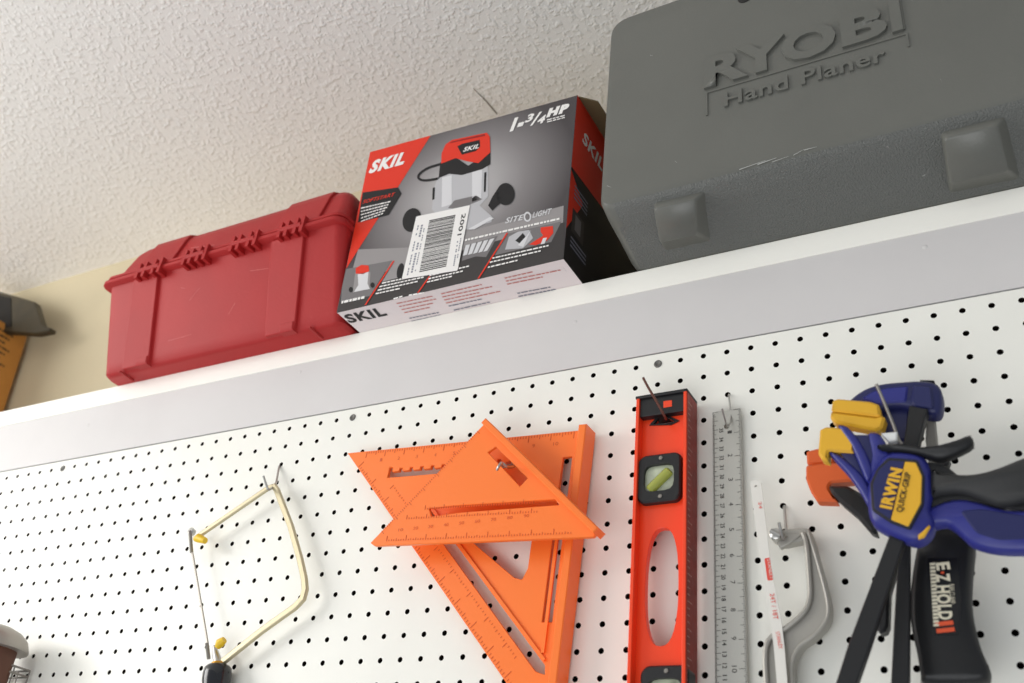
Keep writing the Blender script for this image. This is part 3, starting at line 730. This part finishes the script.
def small_square():
    Y = -.046; TH = .0045
    Lf, Tp, Rt = at(370.2, 542.9, Y), at(484, 424, Y), at(596, 534, Y)
    t = thing('speed_square', (Lf + Rt) / 2, 'small orange plastic rafter square tilted in front of the large one', 'square')
    ur = (Rt - Tp).normalized(); ul = (Lf - Tp).normalized()
    m = MB(); K = zm(340, 410, 3.793)
    def h(l): return ats(K(l), Y)
    outer = [Tp, Rt, Rt + ul * .004, Lf + (Rt - Lf).normalized() * .006 - V((0, 0, .0035)), Lf, Lf + (Tp - Lf).normalized() * .005]
    h1 = h([(563, 160), (592, 138), (712, 262), (683, 290), (600, 190)])
    h2 = h([(338, 378), (352, 368), (425, 360), (430, 345), (440, 360), (825, 338), (830, 360), (470, 386), (400, 398), (345, 402)])
    h1 = h([(560, 160), (590, 138), (712, 258), (682, 290)])
    h2 = h([(336, 372), (440, 362), (815, 338), (832, 360), (460, 388), (345, 404)])
    m.prism([outer, h1, h2], (0, TH, 0), M_or); m.build('plate', t, bevel=.0005, seg=1)
    m = MB(); n_ = -ul
    a, b = Tp + ur * .001, Rt + ur * .001
    e = [a + V((0, -.0070, 0)) + n_ * -.001, b + V((0, -.0070, 0)) + n_ * -.001, b + V((0, -.0070, 0)) + n_ * .006, a + V((0, -.0070, 0)) + n_ * .006]
    m.prism([e], (0, .018, 0), M_or, inset=.001); m.build('fence', t)
    m = MB(); Yt = Y - .0001; a = Lf.lerp(Rt, .08); b = Lf.lerp(Rt, .90); a.y = b.y = Yt; a.z += .001; b.z += .001
    ticks(m, a, b, 70, (0, 0, 1), Yt, M_or2, (.002, .003, .006))
    a2 = a.lerp(b, .10) + V((0, 0, .024)); b2 = a.lerp(b, .82) + V((0, 0, .024)); ticks(m, a2, b2, 50, (0, 0, 1), Yt, M_or2, (.002, .003, .005))
    a2 = a.lerp(b, .20) + V((0, 0, .034)); b2 = a.lerp(b, .80) + V((0, 0, .034)); ticks(m, a2, b2, 44, (0, 0, 1), Yt, M_or2, (.002, .003, .005))
    a = Tp.lerp(Lf, .06); b = Tp.lerp(Lf, .9); a.y = b.y = Yt; ticks(m, a, b, 56, -ul.cross(V((0, 1, 0))) if (-ul.cross(V((0, 1, 0)))).z < 0 else ul.cross(V((0, 1, 0))), Yt, M_or2, (.002, .003, .005))
    for i in range(9): m.text(str((i + 1) * 10), V((Lf.x + .035 + i * .019, Yt - .0003, Lf.z + .0095)), V((Lf.x + .041 + i * .019, Yt - .0003, Lf.z + .0095)), .0035, V((0, 0, 1)), M_or2)
    m.build('engraved_scale', t)
small_square()
hook([(521, 456, 0), (519, 460, -.006), (515, 466, -.04), (508, 467, -.055), (502, 463, -.063), (499, 466, -.068), (497, 470, -.066)], 'bent wire hook through the slot of the small orange square', .0015, M_steel)

# ------------------------------------------------------------------ box level
def level():
    K = zm(600, 360, 2.115); YF = -.036; YB = -.006
    R_ = mat('level_red_orange_paint', rgb(246, 70, 28), 0.34, bump=.03, spec=.5); RD = mat('level_edge_dark', rgb(150, 46, 34), 0.55, var=-.35, vscale=60, bump=.3, bscale=300)
    lt = at(635.5, 398, YF); rt = at(686.5, 391, YF); xl, xr = (lt.x + at(627.5, 683, YF).x) / 2, (rt.x + at(685.5, 683, YF).x) / 2
    zt = (lt.z + rt.z) / 2; zb = zt - .60
    t = thing('spirit_level', ((xl + xr) / 2, -.02, zb), 'long red-orange box spirit level with black vials, beside the steel ruler', 'spirit level')
    Yw = -.025; Yw2 = -.017
    oval_c = at(661.5, 585, Yw); 
    hand = [V((oval_c.x + .0162 * math.copysign(abs(math.cos(a)) ** .8, math.cos(a)), Yw, oval_c.z + .056 * math.copysign(abs(math.sin(a)) ** .8, math.sin(a)))) for a in [2 * math.pi * i / 32 for i in range(32)]]
    tri = ats(K([(108, 138), (128, 114), (164, 130), (150, 134)]), Yw)
    m = MB(); web = [V((xl + .0005, Yw, zb)), V((xr - .0005, Yw, zb)), V((xr - .0005, Yw, zt - .001)), V((xl + .0005, Yw, zt - .001))]
    m.prism([web, hand, tri], (0, Yw2 - Yw, 0), R_)
    m.box((xl, YF, zb), (xl + .0035, YB, zt), R_); m.box((xr - .0035, YF, zb), (xr, YB, zt), R_)
    m.build('body', t, bevel=.0006)
    # darker mottled red outer face with a graduated scale
    m = MB(); m.box((xr + .0001, YF + .001, zb), (xr + .0006, YB - .001, zt - .001), RD)
    wt = mat('scale_mark', rgb(196, 150, 138), .6)
    for i in range(70):
        z = zt - .012 - i * .0063; m.box((xr + .0005, YF + .003, z), (xr + .0008, YF + (.009 if i % 4 else .014), z + .0005), wt)
    m.build('measuring_edge', t)
    # end cap
    m = MB(); z1 = zt + .0015; 
    m.box((xl + .003, Yw - .0085, zt - .021), (xr - .0032, Yw + .012, z1), M_black); 
    m.box((xl - .001, YF - .0005, zt - .001), (xr + .0008, YB, z1 + .001), M_black)
    cap = m.build('end_cap', t, bevel=.001)
    m = MB(); q = ats(K([(134, 87), (152, 85), (152, 98), (134, 101)]), Yw - .0088); m.prism([q], (0, .002, 0), R_); sub(m, 'cap_window', cap, t)
    # black rim of the hanging slot
    m = MB(); q = ats(K([(104, 138), (128, 111), (168, 128), (150, 137)]), Yw - .0012); m.prism([q, ats(K([(112, 136), (129, 116), (160, 129), (148, 133)]), Yw - .0012)], (0, .003, 0), M_black); m.build('slot_rim', t)
    vg = mat('vial_liquid', rgb(190, 196, 88), 0.12, trans=.35, coat=.5); gl = mat('vial_window_clear', rgb(196, 202, 176), 0.15, coat=.6, var=-.35, vscale=90)
    def vial(cpx, dy, hh, ww):
        c = at(*cpx, Yw); o = []
        out = [(c.x - ww, c.z - hh), (c.x + ww, c.z - hh), (c.x + ww, c.z + hh), (c.x - ww, c.z + hh)]
        L = [V((x, Yw - .008, z)) for x, z in rnd([(c.x - ww, c.z - hh * .80), (c.x - ww * .8, c.z - hh), (c.x + ww * .8, c.z - hh), (c.x + ww, c.z - hh * .80), (c.x + ww, c.z + hh * .86), (c.x + ww * .75, c.z + hh * 1.0), (c.x - ww * .75, c.z + hh), (c.x - ww, c.z + hh * .8)], .008)]
        iw, ih = ww * .70, hh * .56; I = [V((x, Yw - .008, z)) for x, z in rnd([(c.x - iw, c.z - ih), (c.x + iw, c.z - ih), (c.x + iw, c.z + ih), (c.x - iw, c.z + ih)], .009)]
        m = MB(); m.prism([L, I], (0, .018, 0), M_black, inset=.0015)
        for dz in (hh * .80, -hh * .80): m.lathe(V((c.x + .002, Yw - .008, c.z + dz)), (0, -1, 0), [(0, .0022), (.0007, .0020), (.0008, .0008)], M_dsteel, 10)
        h_ = m.build('vial_housing', t)
        m = MB(); I2 = [V((p.x, Yw - .0035, p.z)) for p in I]; m.prism([I2], (0, .004, 0), gl); sub(m, 'window', h_, t)
        m = MB(); d = V((.0105, 0, .0095)); cc = V((c.x, Yw - .0045, c.z - .002)); m.tube([cc - d, cc - d * .9, cc + d * .9, cc + d], .0052, vg, 12, scale=[.7, 1, 1, .7])
        v_ = sub(m, 'vial', h_, t)
    vial((661.5, 480.5), 0, .0252, .0222)
    c2 = at(668, 697, Yw); vial((667, 697), 0, .0252, .0222)
level()
hook([(660, 400, 0), (662, 408, -.006), (665.5, 418, -.030), (665, 417, -.040), (658, 404, -.052), (648, 387, -.066), (643, 377.5, -.074)], 'long straight wire hook poking up from the red level', .0013, mat('hook_red_reflection', rgb(120, 84, 74), .4, .8))  # reddish wire colour stands for the level's reflection in it

# ------------------------------------------------------------------ steel rule
def rule():
    Y = -.008; st = mat('satin_aluminium', rgb(196, 194, 186), 0.40, .55, bump=.05); ink_ = mat('rule_ink', rgb(70, 68, 64), .6)
    a = at(714.5, 411, Y); b = at(741, 409, Y); c = at(712, 683, Y); d = at(747, 683, Y)
    xl, xr = (a.x + c.x) / 2, (b.x + d.x) / 2; zt = (a.z + b.z) / 2; zb = zt - .62
    hc = at(726.7, 426, Y)
    t = thing('steel_rule', ((xl + xr) / 2, Y, zb), 'silver metal ruler with black numbers hanging between the level and hacksaw', 'ruler')
    m = MB(); out = [V((xl, Y, zb)), V((xr, Y, zb)), V((xr, Y, zt)), V((xl + .004, Y, zt)), V((xl + .001, Y, zt - .003))]
    m.prism([out, [V((hc.x + .0028 * math.cos(k * .5236), Y, hc.z + .0028 * math.sin(k * .5236))) for k in range(12)]], (0, .0025, 0), st)
    m.build('blade', t, bevel=.0006)
    m = MB(); m.recalc = False; Yt = Y - .0003
    def tick(x0, x1, z): m.face([(x0, Yt, z), (x1, Yt, z), (x1, Yt, z + .00045), (x0, Yt, z + .00045)], ink_)
    for i in range(0, 16 * 14): tick(xr - (.007 if i % 16 == 0 else .005 if i % 8 == 0 else .003 if i % 4 == 0 else .002), xr - .0003, zt - .001 - i * P / 16)
    for i in range(0, 360): tick(xl + .0003, xl + (.006 if i % 10 == 0 else .004 if i % 5 == 0 else .0022), zt - .001 - i * .001)
    up = V((1, 0, 0))
    for i in range(1, 14):
        z = zt - i * P; m.text(str(i), V((xr - .0135, Yt, z + .002)), V((xr - .0135, Yt, z - (.001 if i < 10 else .004))), .0046, up, ink_)
    for i in range(1, 36):
        z = zt - i * .01 - .012; m.text(str(36 - i), V((xl + .0072, Yt, z + .0024)), V((xl + .0072, Yt, z - .0022)), .0042, up, ink_, bold=.01)
    m.build('scale_print', t)
rule()
hook([(729, 394.5, 0), (729, 398, -.005), (730.5, 411, -.006), (731, 420, -.010), (727.5, 426, -.022), (725.5, 420, -.030), (722.3, 409, -.040)], 'short steel hook holding the metal ruler', .0010, M_steel)

# ------------------------------------------------------------------ mini hacksaw
def hacksaw():
    K = zm(700, 380, 2.253); Yb = -.022
    al = mat('cast_aluminium', rgb(166, 162, 154), 0.42, .35, bump=.08, bscale=300); bl = mat('white_painted_blade', rgb(226, 222, 214), .4); rd = mat('red_print', rgb(222, 76, 62), .5)
    t = thing('mini_hacksaw', at(790, 683, -.015), 'small grey cast hacksaw frame holding a white blade', 'saw')
    def a(l, Y): return ats(K(l), Y)
    # handle / frame casting with raised rim
    outer = smooth([(178, 340), (236, 334), (250, 345), (266, 400), (284, 465), (293, 515), (286, 548), (258, 580), (228, 602), (210, 640), (212, 700), (218, 800), (150, 800), (150, 700), (146, 640), (148, 600), (160, 578), (195, 556), (232, 524), (247, 492), (246, 440), (240, 372), (228, 362), (178, 370)], 3)
    m = MB(); m.prism([a(outer, -.020)], (0, .012, 0), al, inset=.001); fr = m.build('frame', t)
    m = MB()
    rim = smooth([(245, 345), (262, 400), (280, 465), (289, 512), (283, 544), (256, 576), (224, 600), (206, 640), (208, 700), (213, 800)], 3, False)
    m.tube([at(x, y, -.0215) for x, y in K(rim)], .0017, al, 8)
    rim = smooth([(232, 345), (240, 372), (246, 440), (247, 492), (232, 526), (195, 558), (160, 580), (149, 602), (147, 640), (150, 700), (152, 800)], 3, False)
    m.tube([at(x, y, -.0225) for x, y in K(rim)], .0024, al, 8)
    rim = smooth([(192, 566), (200, 600), (206, 660), (208, 800)], 3, False); 
    m.build('frame_rim', t)
    m = MB(); b = a([(113, 232), (119, 226), (131, 226), (138, 232), (160, 420), (183, 540), (190, 600), (200, 720), (176, 720), (166, 600), (152, 500), (128, 350)], Yb - .004)
    m.prism([b, [at(*K([(126 + 3.5 * math.cos(k * .785), 240 + 3.5 * math.sin(k * .785))])[0], Yb - .004) for k in range(8)]], (0, .0012, 0), bl)
    Yt = Yb - .0043
    q = a(rnd([(145, 402), (157, 400), (165, 450), (152, 452)], 3), Yt); m.prism([q], (0, .0002, 0), rd)
    def tx(s_, p0, p1, h, mt): A, B = a([p0, p1], Yt - .0003); m.text(s_, A, B, h, V((1, 0, 0.15)), mt)
    tx('STANLEY', (151, 404), (158, 449), .0035, bl); tx('24T / 18T', (157, 482), (166, 540), .0042, rd); tx('24', (131, 275), (133, 290), .003, rd); tx('STANLEY', (170, 568), (178, 606), .0035, rd)
    m.build('blade', t)
    m = MB(); c = a([(170, 346)], -.028)[0]
    m.lathe(c + V((0, .014, 0)), (0, -1, 0), [(0, .006), (.012, .006), (.014, .0052), (.0155, .002)], M_steel, 16)
    m.tube(a([(160, 340), (182, 352)], -.031) + [], .0024, M_steel, 10); m.build('wing_nut', t)
    m = MB(); m.prism([a([(168, 356), (196, 345), (232, 346), (205, 366), (180, 380)], -.0215)], (0, .006, 0), al); m.build('blade_clamp', t, bevel=.001)
hacksaw()
hook([(784.3, 506.5, 0), (784.5, 510, -.004), (786, 528, -.006), (787, 534, -.012), (784, 539, -.030), (782, 535, -.036), (779, 522.5, -.044)], 'short steel hook holding the small grey hacksaw', .0014, M_steel)

# ------------------------------------------------------------------ clamps
M_blue = mat('clamp_blue_plastic', rgb(38, 42, 124), 0.36, bump=.04); M_navy = mat('clamp_navy_plastic', rgb(26, 31, 84), 0.42)
M_yel = mat('clamp_yellow_pad', rgb(226, 172, 40), 0.45); M_orp = mat('clamp_orange_pad', rgb(216, 92, 32), 0.5); M_rub = mat('grip_grey_rubber', rgb(44, 44, 44), 0.6, bump=.15)
Q = zm(800, 370, 4.268); Q2 = zm(730, 360, 2.1156); Q3 = zm(820, 520, 4.191)
def plate(mb, pts, z, Y, th, mt, ins=.002, sm=0, r=0):
    if sm: pts = smooth(pts, sm)
    if r: pts = rnd(pts, r)
    mb.prism([ats(z(pts), Y)], (0, th, 0), mt, inset=ins)
def clamp_back():        # orange pads and the long black handle, nearest the board
    t = thing('bar_clamp', at(935, 683, -.03), 'black bar clamp with orange jaw pads and a lettered black handle', 'clamp')
    m = MB(); plate(m, [(26, 345), (75, 332), (140, 350), (150, 398), (60, 402), (28, 400)], Q, -.036, .012, M_orp, .002, r=8); m.build('jaw_pad', t)
    m = MB(); plate(m, [(24, 405), (120, 392), (240, 400), (245, 470), (130, 480), (120, 500), (160, 560), (70, 558), (45, 520), (24, 465)], Q, -.042, .012, M_orp, .002, r=10); m.build('jaw_pad', t)
    m = MB(); plate(m, [(120, 490), (200, 490), (290, 540), (310, 640), (330, 700), (300, 690), (240, 620), (180, 570), (130, 520)], Q, -.046, .012, M_black, .003, r=10); m.build('jaw', t)
    m = MB(); out = [(404, 110), (430, 50), (520, 20), (610, 30), (640, 80), (630, 200), (625, 330), (640, 430), (665, 520), (700, 600), (705, 640), (690, 668), (620, 680), (440, 676), (418, 640), (405, 560), (385, 470), (375, 380), (380, 260)]
    plate(m, out, Q3, -.050, .020, M_black, .004, sm=3); hd = m.build('handle', t, angle=50)
    m = MB(); lb = ats(Q3([(452, 160), (575, 160), (590, 330), (580, 480), (475, 482), (455, 330)]), -.0506); m.prism([lb], (0, .0012, 0), mat('label_black', rgb(12, 12, 14), .3))
    Yt = -.0512; cr = mat('label_cream', rgb(222, 214, 190), .5); og = mat('label_orange', rgb(224, 84, 44), .5)
    def tx(s_, p0, p1, h, mt, **k): A, B = ats(Q3([p0, p1]), Yt); m.text(s_, A, B, h, V((1, 0, 0)), mt, **k)
    tx('E', (487, 180), (492, 212), .0098, cr, bold=.04); tx('-', (496, 217), (497, 226), .0098, og, bold=.04); tx('Z', (487, 226), (492, 262), .0098, cr, bold=.04)
    tx('HOLD', (487, 275), (500, 418), .0098, cr, bold=.04); tx('II', (487, 428), (496, 474), .0118, og, bold=.06)
    tx('BAR CLAMP', (540, 270), (545, 350), .0040, cr)
    for i in range(18):
        A, B = ats(Q3([(460 + i * .9, 180 + i * 15), (460 + i * .9, 191 + i * 15)]), Yt); m.face([A, B, B + V((.004, 0, 0)), A + V((.004, 0, 0))], cr)
    sub(m, 'printed_label', hd, t)
    m = MB(); plate(m, [(420, 665), (560, 668), (552, 900), (425, 900)], Q3, -.040, .012, M_steel, .001); m.build('steel_bar', t)
    m = MB(); plate(m, [(300, 180), (262, 250), (240, 350), (240, 460), (262, 470), (285, 440), (290, 300), (320, 200)], Q3, -.040, .012, M_black, .002, sm=2); m.build('release_lever', t)
clamp_back()
def clamp_mid():         # blue head with the upper yellow pads
    t = thing('bar_clamp', at(905, 683, -.05), 'blue bar clamp behind, its rounded head and double yellow pads uppermost', 'clamp', )
    m = MB(); plate(m, [(185, 165), (215, 120), (270, 80), (340, 56), (430, 46), (510, 42), (570, 50), (600, 80), (604, 140), (590, 178), (560, 185), (520, 176), (470, 158), (400, 150), (350, 165), (320, 200), (260, 230)], Q, -.075, .016, M_navy, .003, sm=3); hd = m.build('fixed_head', t, angle=50)
    m = MB(); plate(m, [(260, 118), (310, 88), (380, 72), (462, 66), (452, 135), (380, 138), (330, 150)], Q, -.0765, .004, M_blue, .0015, r=10); sub(m, 'head_rib', hd, t)
    m = MB(); plate(m, [(480, 60), (560, 68), (570, 160), (500, 160), (474, 140)], Q, -.0775, .004, M_navy, .0015, r=12); sub(m, 'head_boss', hd, t)
    m = MB(); plate(m, [(512, 40), (572, 42), (574, 52), (512, 50)], Q, -.070, .016, M_black, .001); m.build('end_plug', t)
    m = MB(); plate(m, [(330, 150), (470, 150), (460, 300), (380, 300), (330, 230)], Q, -.066, .016, M_navy, .002); m.build('head_web', t)
    m = MB(); plate(m, [(466, 150), (544, 165), (500, 330), (440, 322)], Q, -.080, .010, M_black, .001); m.build('upper_bar', t); m = MB(); plate(m, [(330, 100), (374, 100), (370, 900), (298, 1000), (285, 900), (315, 330)], Q3, -.062, .008, M_black, .001); m.build('steel_bar', t)
    m = MB(); plate(m, [(540, 180), (575, 190), (585, 300), (590, 400), (548, 400), (535, 300)], Q, -.058, .006, mat('pad_grey', rgb(150, 146, 138), .6, bump=.3), .001); m.build('backing_plate', t)
    m = MB(); plate(m, [(138, 128), (160, 120), (300, 132), (335, 145), (345, 190), (330, 196), (132, 172)], Q, -.086, .012, M_yel, .002, r=6); m.build('jaw_pad', t)
    m = MB(); plate(m, [(130, 176), (325, 200), (345, 192), (362, 200), (350, 245), (325, 258), (150, 224), (128, 205)], Q, -.086, .012, M_yel, .002, r=6); m.build('jaw_pad', t)
    m = MB(); plate(m, [(545, 395), (640, 385), (632, 405), (560, 418)], Q, -.070, .008, M_black, .001); m.build('release_tip', t)
clamp_mid()
def clamp_front():
    t = thing('bar_clamp', at(890, 683, -.09), 'blue and yellow bar clamp in front with hexagonal badge and grey pistol grip', 'clamp')
    m = MB(); plate(m, [(84, 252), (110, 240), (205, 245), (235, 300), (228, 352), (120, 345), (118, 385), (90, 378), (76, 355), (80, 300)], Q, -.100, .012, M_yel, .002, r=6); m.build('jaw_pad', t)
    # blue sliding jaw: two curved limbs and the body
    m = MB()
    plate(m, [(160, 232), (200, 240), (245, 290), (285, 360), (310, 430), (300, 470), (280, 470), (250, 400), (215, 320), (175, 262)], Q, -.101, .011, M_blue, .002, sm=3)
    plate(m, [(120, 345), (165, 360), (215, 400), (270, 455), (310, 540), (330, 620), (300, 600), (255, 520), (200, 440), (150, 385)], Q, -.100, .011, M_blue, .002, sm=3)
    plate(m, [(285, 270), (330, 265), (360, 300), (380, 345), (420, 345), (345, 420), (310, 470), (285, 440), (300, 360)], Q, -.100, .011, M_blue, .003, sm=3)
    plate(m, [(225, 275), (300, 275), (335, 360), (315, 450), (285, 440)], Q, -.0985, .006, M_navy, .001)
    plate(m, [(170, 352), (235, 350), (285, 440), (305, 560), (260, 500), (215, 420)], Q, -.0975, .006, M_navy, .001)
    m.build('jaw', t, angle=50)
    m = MB(); plate(m, [(540, 392), (600, 398), (640, 420), (700, 470), (860, 540), (1010, 540), (1010, 610), (800, 570), (640, 556), (560, 590), (545, 560)], Q, -.0965, .006, M_black, .001); m.build('gap_filler', t)  # black plate filling the gap between grip and trigger
    m = MB(); plate(m, [(370, 350), (440, 342), (520, 362), (552, 420), (560, 520), (552, 590), (570, 640), (545, 700), (490, 730), (420, 710), (355, 680), (300, 640), (285, 560), (290, 470), (325, 400)], Q, -.104, .016, M_blue, .004, sm=3); bd = m.build('body', t, angle=50)
    m = MB(); plate(m, [(375, 372), (500, 382), (530, 448), (526, 572), (468, 678), (385, 648), (306, 596), (298, 482), (328, 418)], Q, -.1075, .006, mat('badge_rim_black', rgb(30, 30, 36), .4), .001, r=10)
    Yt = -.1080
    plate(m, [(382, 384), (446, 390), (386, 636), (318, 590), (310, 486), (336, 424)], Q, Yt, .002, M_navy, .0005, r=8)
    plate(m, [(448, 390), (494, 394), (520, 452), (516, 568), (462, 668), (388, 638)], Q, Yt, .002, M_yel, .0005, r=6)
    A, B = ats(Q([(388, 596), (436, 424)]), Yt - .0004); m.text('IRWIN', A, B, .0085, V((-1, 0, .25)), M_yel, bold=.06, depth=.0004)
    A, B = ats(Q([(436, 608), (474, 440)]), Yt - .0004); m.text('QUICK-GRIP', A, B, .0048, V((-1, 0, .25)), M_black, bold=.01, depth=.0003)
    sub(m, 'badge', bd, t)
    m = MB(); plate(m, [(502, 702), (550, 660), (556, 668), (530, 712), (505, 722)], Q, -.1045, .002, M_yel, .001); sub(m, 'side_mark', bd, t)
    m = MB(); plate(m, [(560, 420), (605, 430), (700, 440), (780, 430), (860, 405), (930, 376), (1010, 350), (1100, 330), (1120, 560), (1000, 545), (900, 566), (838, 566), (780, 545), (690, 515), (600, 520), (555, 525)], Q, -.104, .014, M_rub, .004, sm=3); m.build('pistol_grip', t, angle=50)
    m = MB(); plate(m, [(412, 322), (440, 302), (485, 292), (530, 300), (580, 314), (640, 316), (700, 310), (700, 402), (630, 404), (565, 402), (512, 388), (484, 364), (455, 345), (412, 352)], Q2, -.100, .012, M_blue, .0035, sm=3); tr = m.build('trigger', t, angle=50)
    m = MB(); plate(m, [(486, 318), (530, 314), (622, 328), (690, 328), (690, 374), (570, 380), (522, 366), (505, 344)], Q2, -.1012, .003, M_navy, .001, r=10); sub(m, 'trigger_recess', tr, t)
    m = MB(); plate(m, [(328, 314), (420, 308), (480, 312), (520, 322), (600, 312), (680, 288), (725, 272), (736, 312), (690, 342), (630, 368), (580, 374), (500, 352), (420, 340), (345, 334)], Q, -.106, .010, M_black, .003, sm=2); m.build('release_lever', t, angle=50)
    m = MB(); plate(m, [(338, 368), (372, 372), (290, 620), (262, 700), (218, 700), (250, 600)], Q2, -.097, .008, M_black, .001); m.build('steel_bar', t)
    m = MB(); plate(m, [(345, 268), (415, 262), (412, 300), (380, 306)], Q, -.097, .006, mat('white_tag', rgb(226, 226, 224), .5), .001); m.build('tag', t)
clamp_front()
hook([(903, 455, 0), (905, 452, -.01), (906, 450, -.082), (899, 440, -.092), (893, 424, -.098), (884, 402, -.106), (876, 384, -.114)], 'long wire hook pointing up past the yellow clamp pads', .0013)

# ------------------------------------------------------------------ wire basket at the lower left
def basket():
    Y = -.10
    a = at(30, 671, -.006)
    z = a.z; x1 = a.x; x0 = x1 - .20; y0, y1 = Y, -.006; zb = z - .11
    t = thing('wire_basket', ((x0 + x1) / 2, (y0 + y1) / 2, zb), 'silver wire basket hung on the pegboard at the lower left', 'basket')
    wr = .0013; m = MB()
    for zz in (z, z - .008, z - .05, zb):
        q = [V((x0, y0, zz)), V((x1, y0, zz)), V((x1, y1, zz)), V((x0, y1, zz))]
        for i in range(4): m.tube([q[i], q[(i + 1) % 4]], wr, M_dsteel, 8)
    m.build('rim', t)
    m = MB(); n = 9
    for i in range(n + 1):
        x = x0 + (x1 - x0) * i / n; m.tube([(x, y0, z), (x, y0, zb), (x, y1, zb), (x, y1, z)], wr * .8, M_dsteel, 6)
    for i in range(5):
        y = y0 + (y1 - y0) * i / 4; m.tube([(x1, y, z), (x1, y, zb), (x0, y, zb), (x0, y, z)], wr * .8, M_dsteel, 6)
    m.build('mesh_wires', t)
    # rounded silver and brown thing standing in it
    br = mat('brown_wood_core', rgb(92, 56, 40), .6, var=.4, vscale=30); sv = mat('silver_shell', rgb(170, 164, 156), .4, .6)
    Yc = -.055; c = at(2, 655, Yc)
    t2 = thing('metal_canister', (c.x - .02, Yc, zb + .002), 'rounded silver and brown container in the wire basket', 'container')
    ctr = V((c.x - .030, Yc, 0)); top = at(0, 622, Yc).z
    m = MB(); m.lathe(V((ctr.x, Yc, zb + .003)), (0, 0, 1), [(0, .038), (.002, .034), (top - zb - .036, .034), (top - zb - .030, .034)], br, 28); m.build('brown_body', t2)
    m = MB(); m.lathe(V((ctr.x, Yc, top - .034)), (0, 0, 1), [(0, .0385), (0.0, .047), (.003, .0475), (.014, .043), (.022, .034), (.028, .020), (.030, .004)], sv, 28); m.build('silver_cap', t2)
basket()
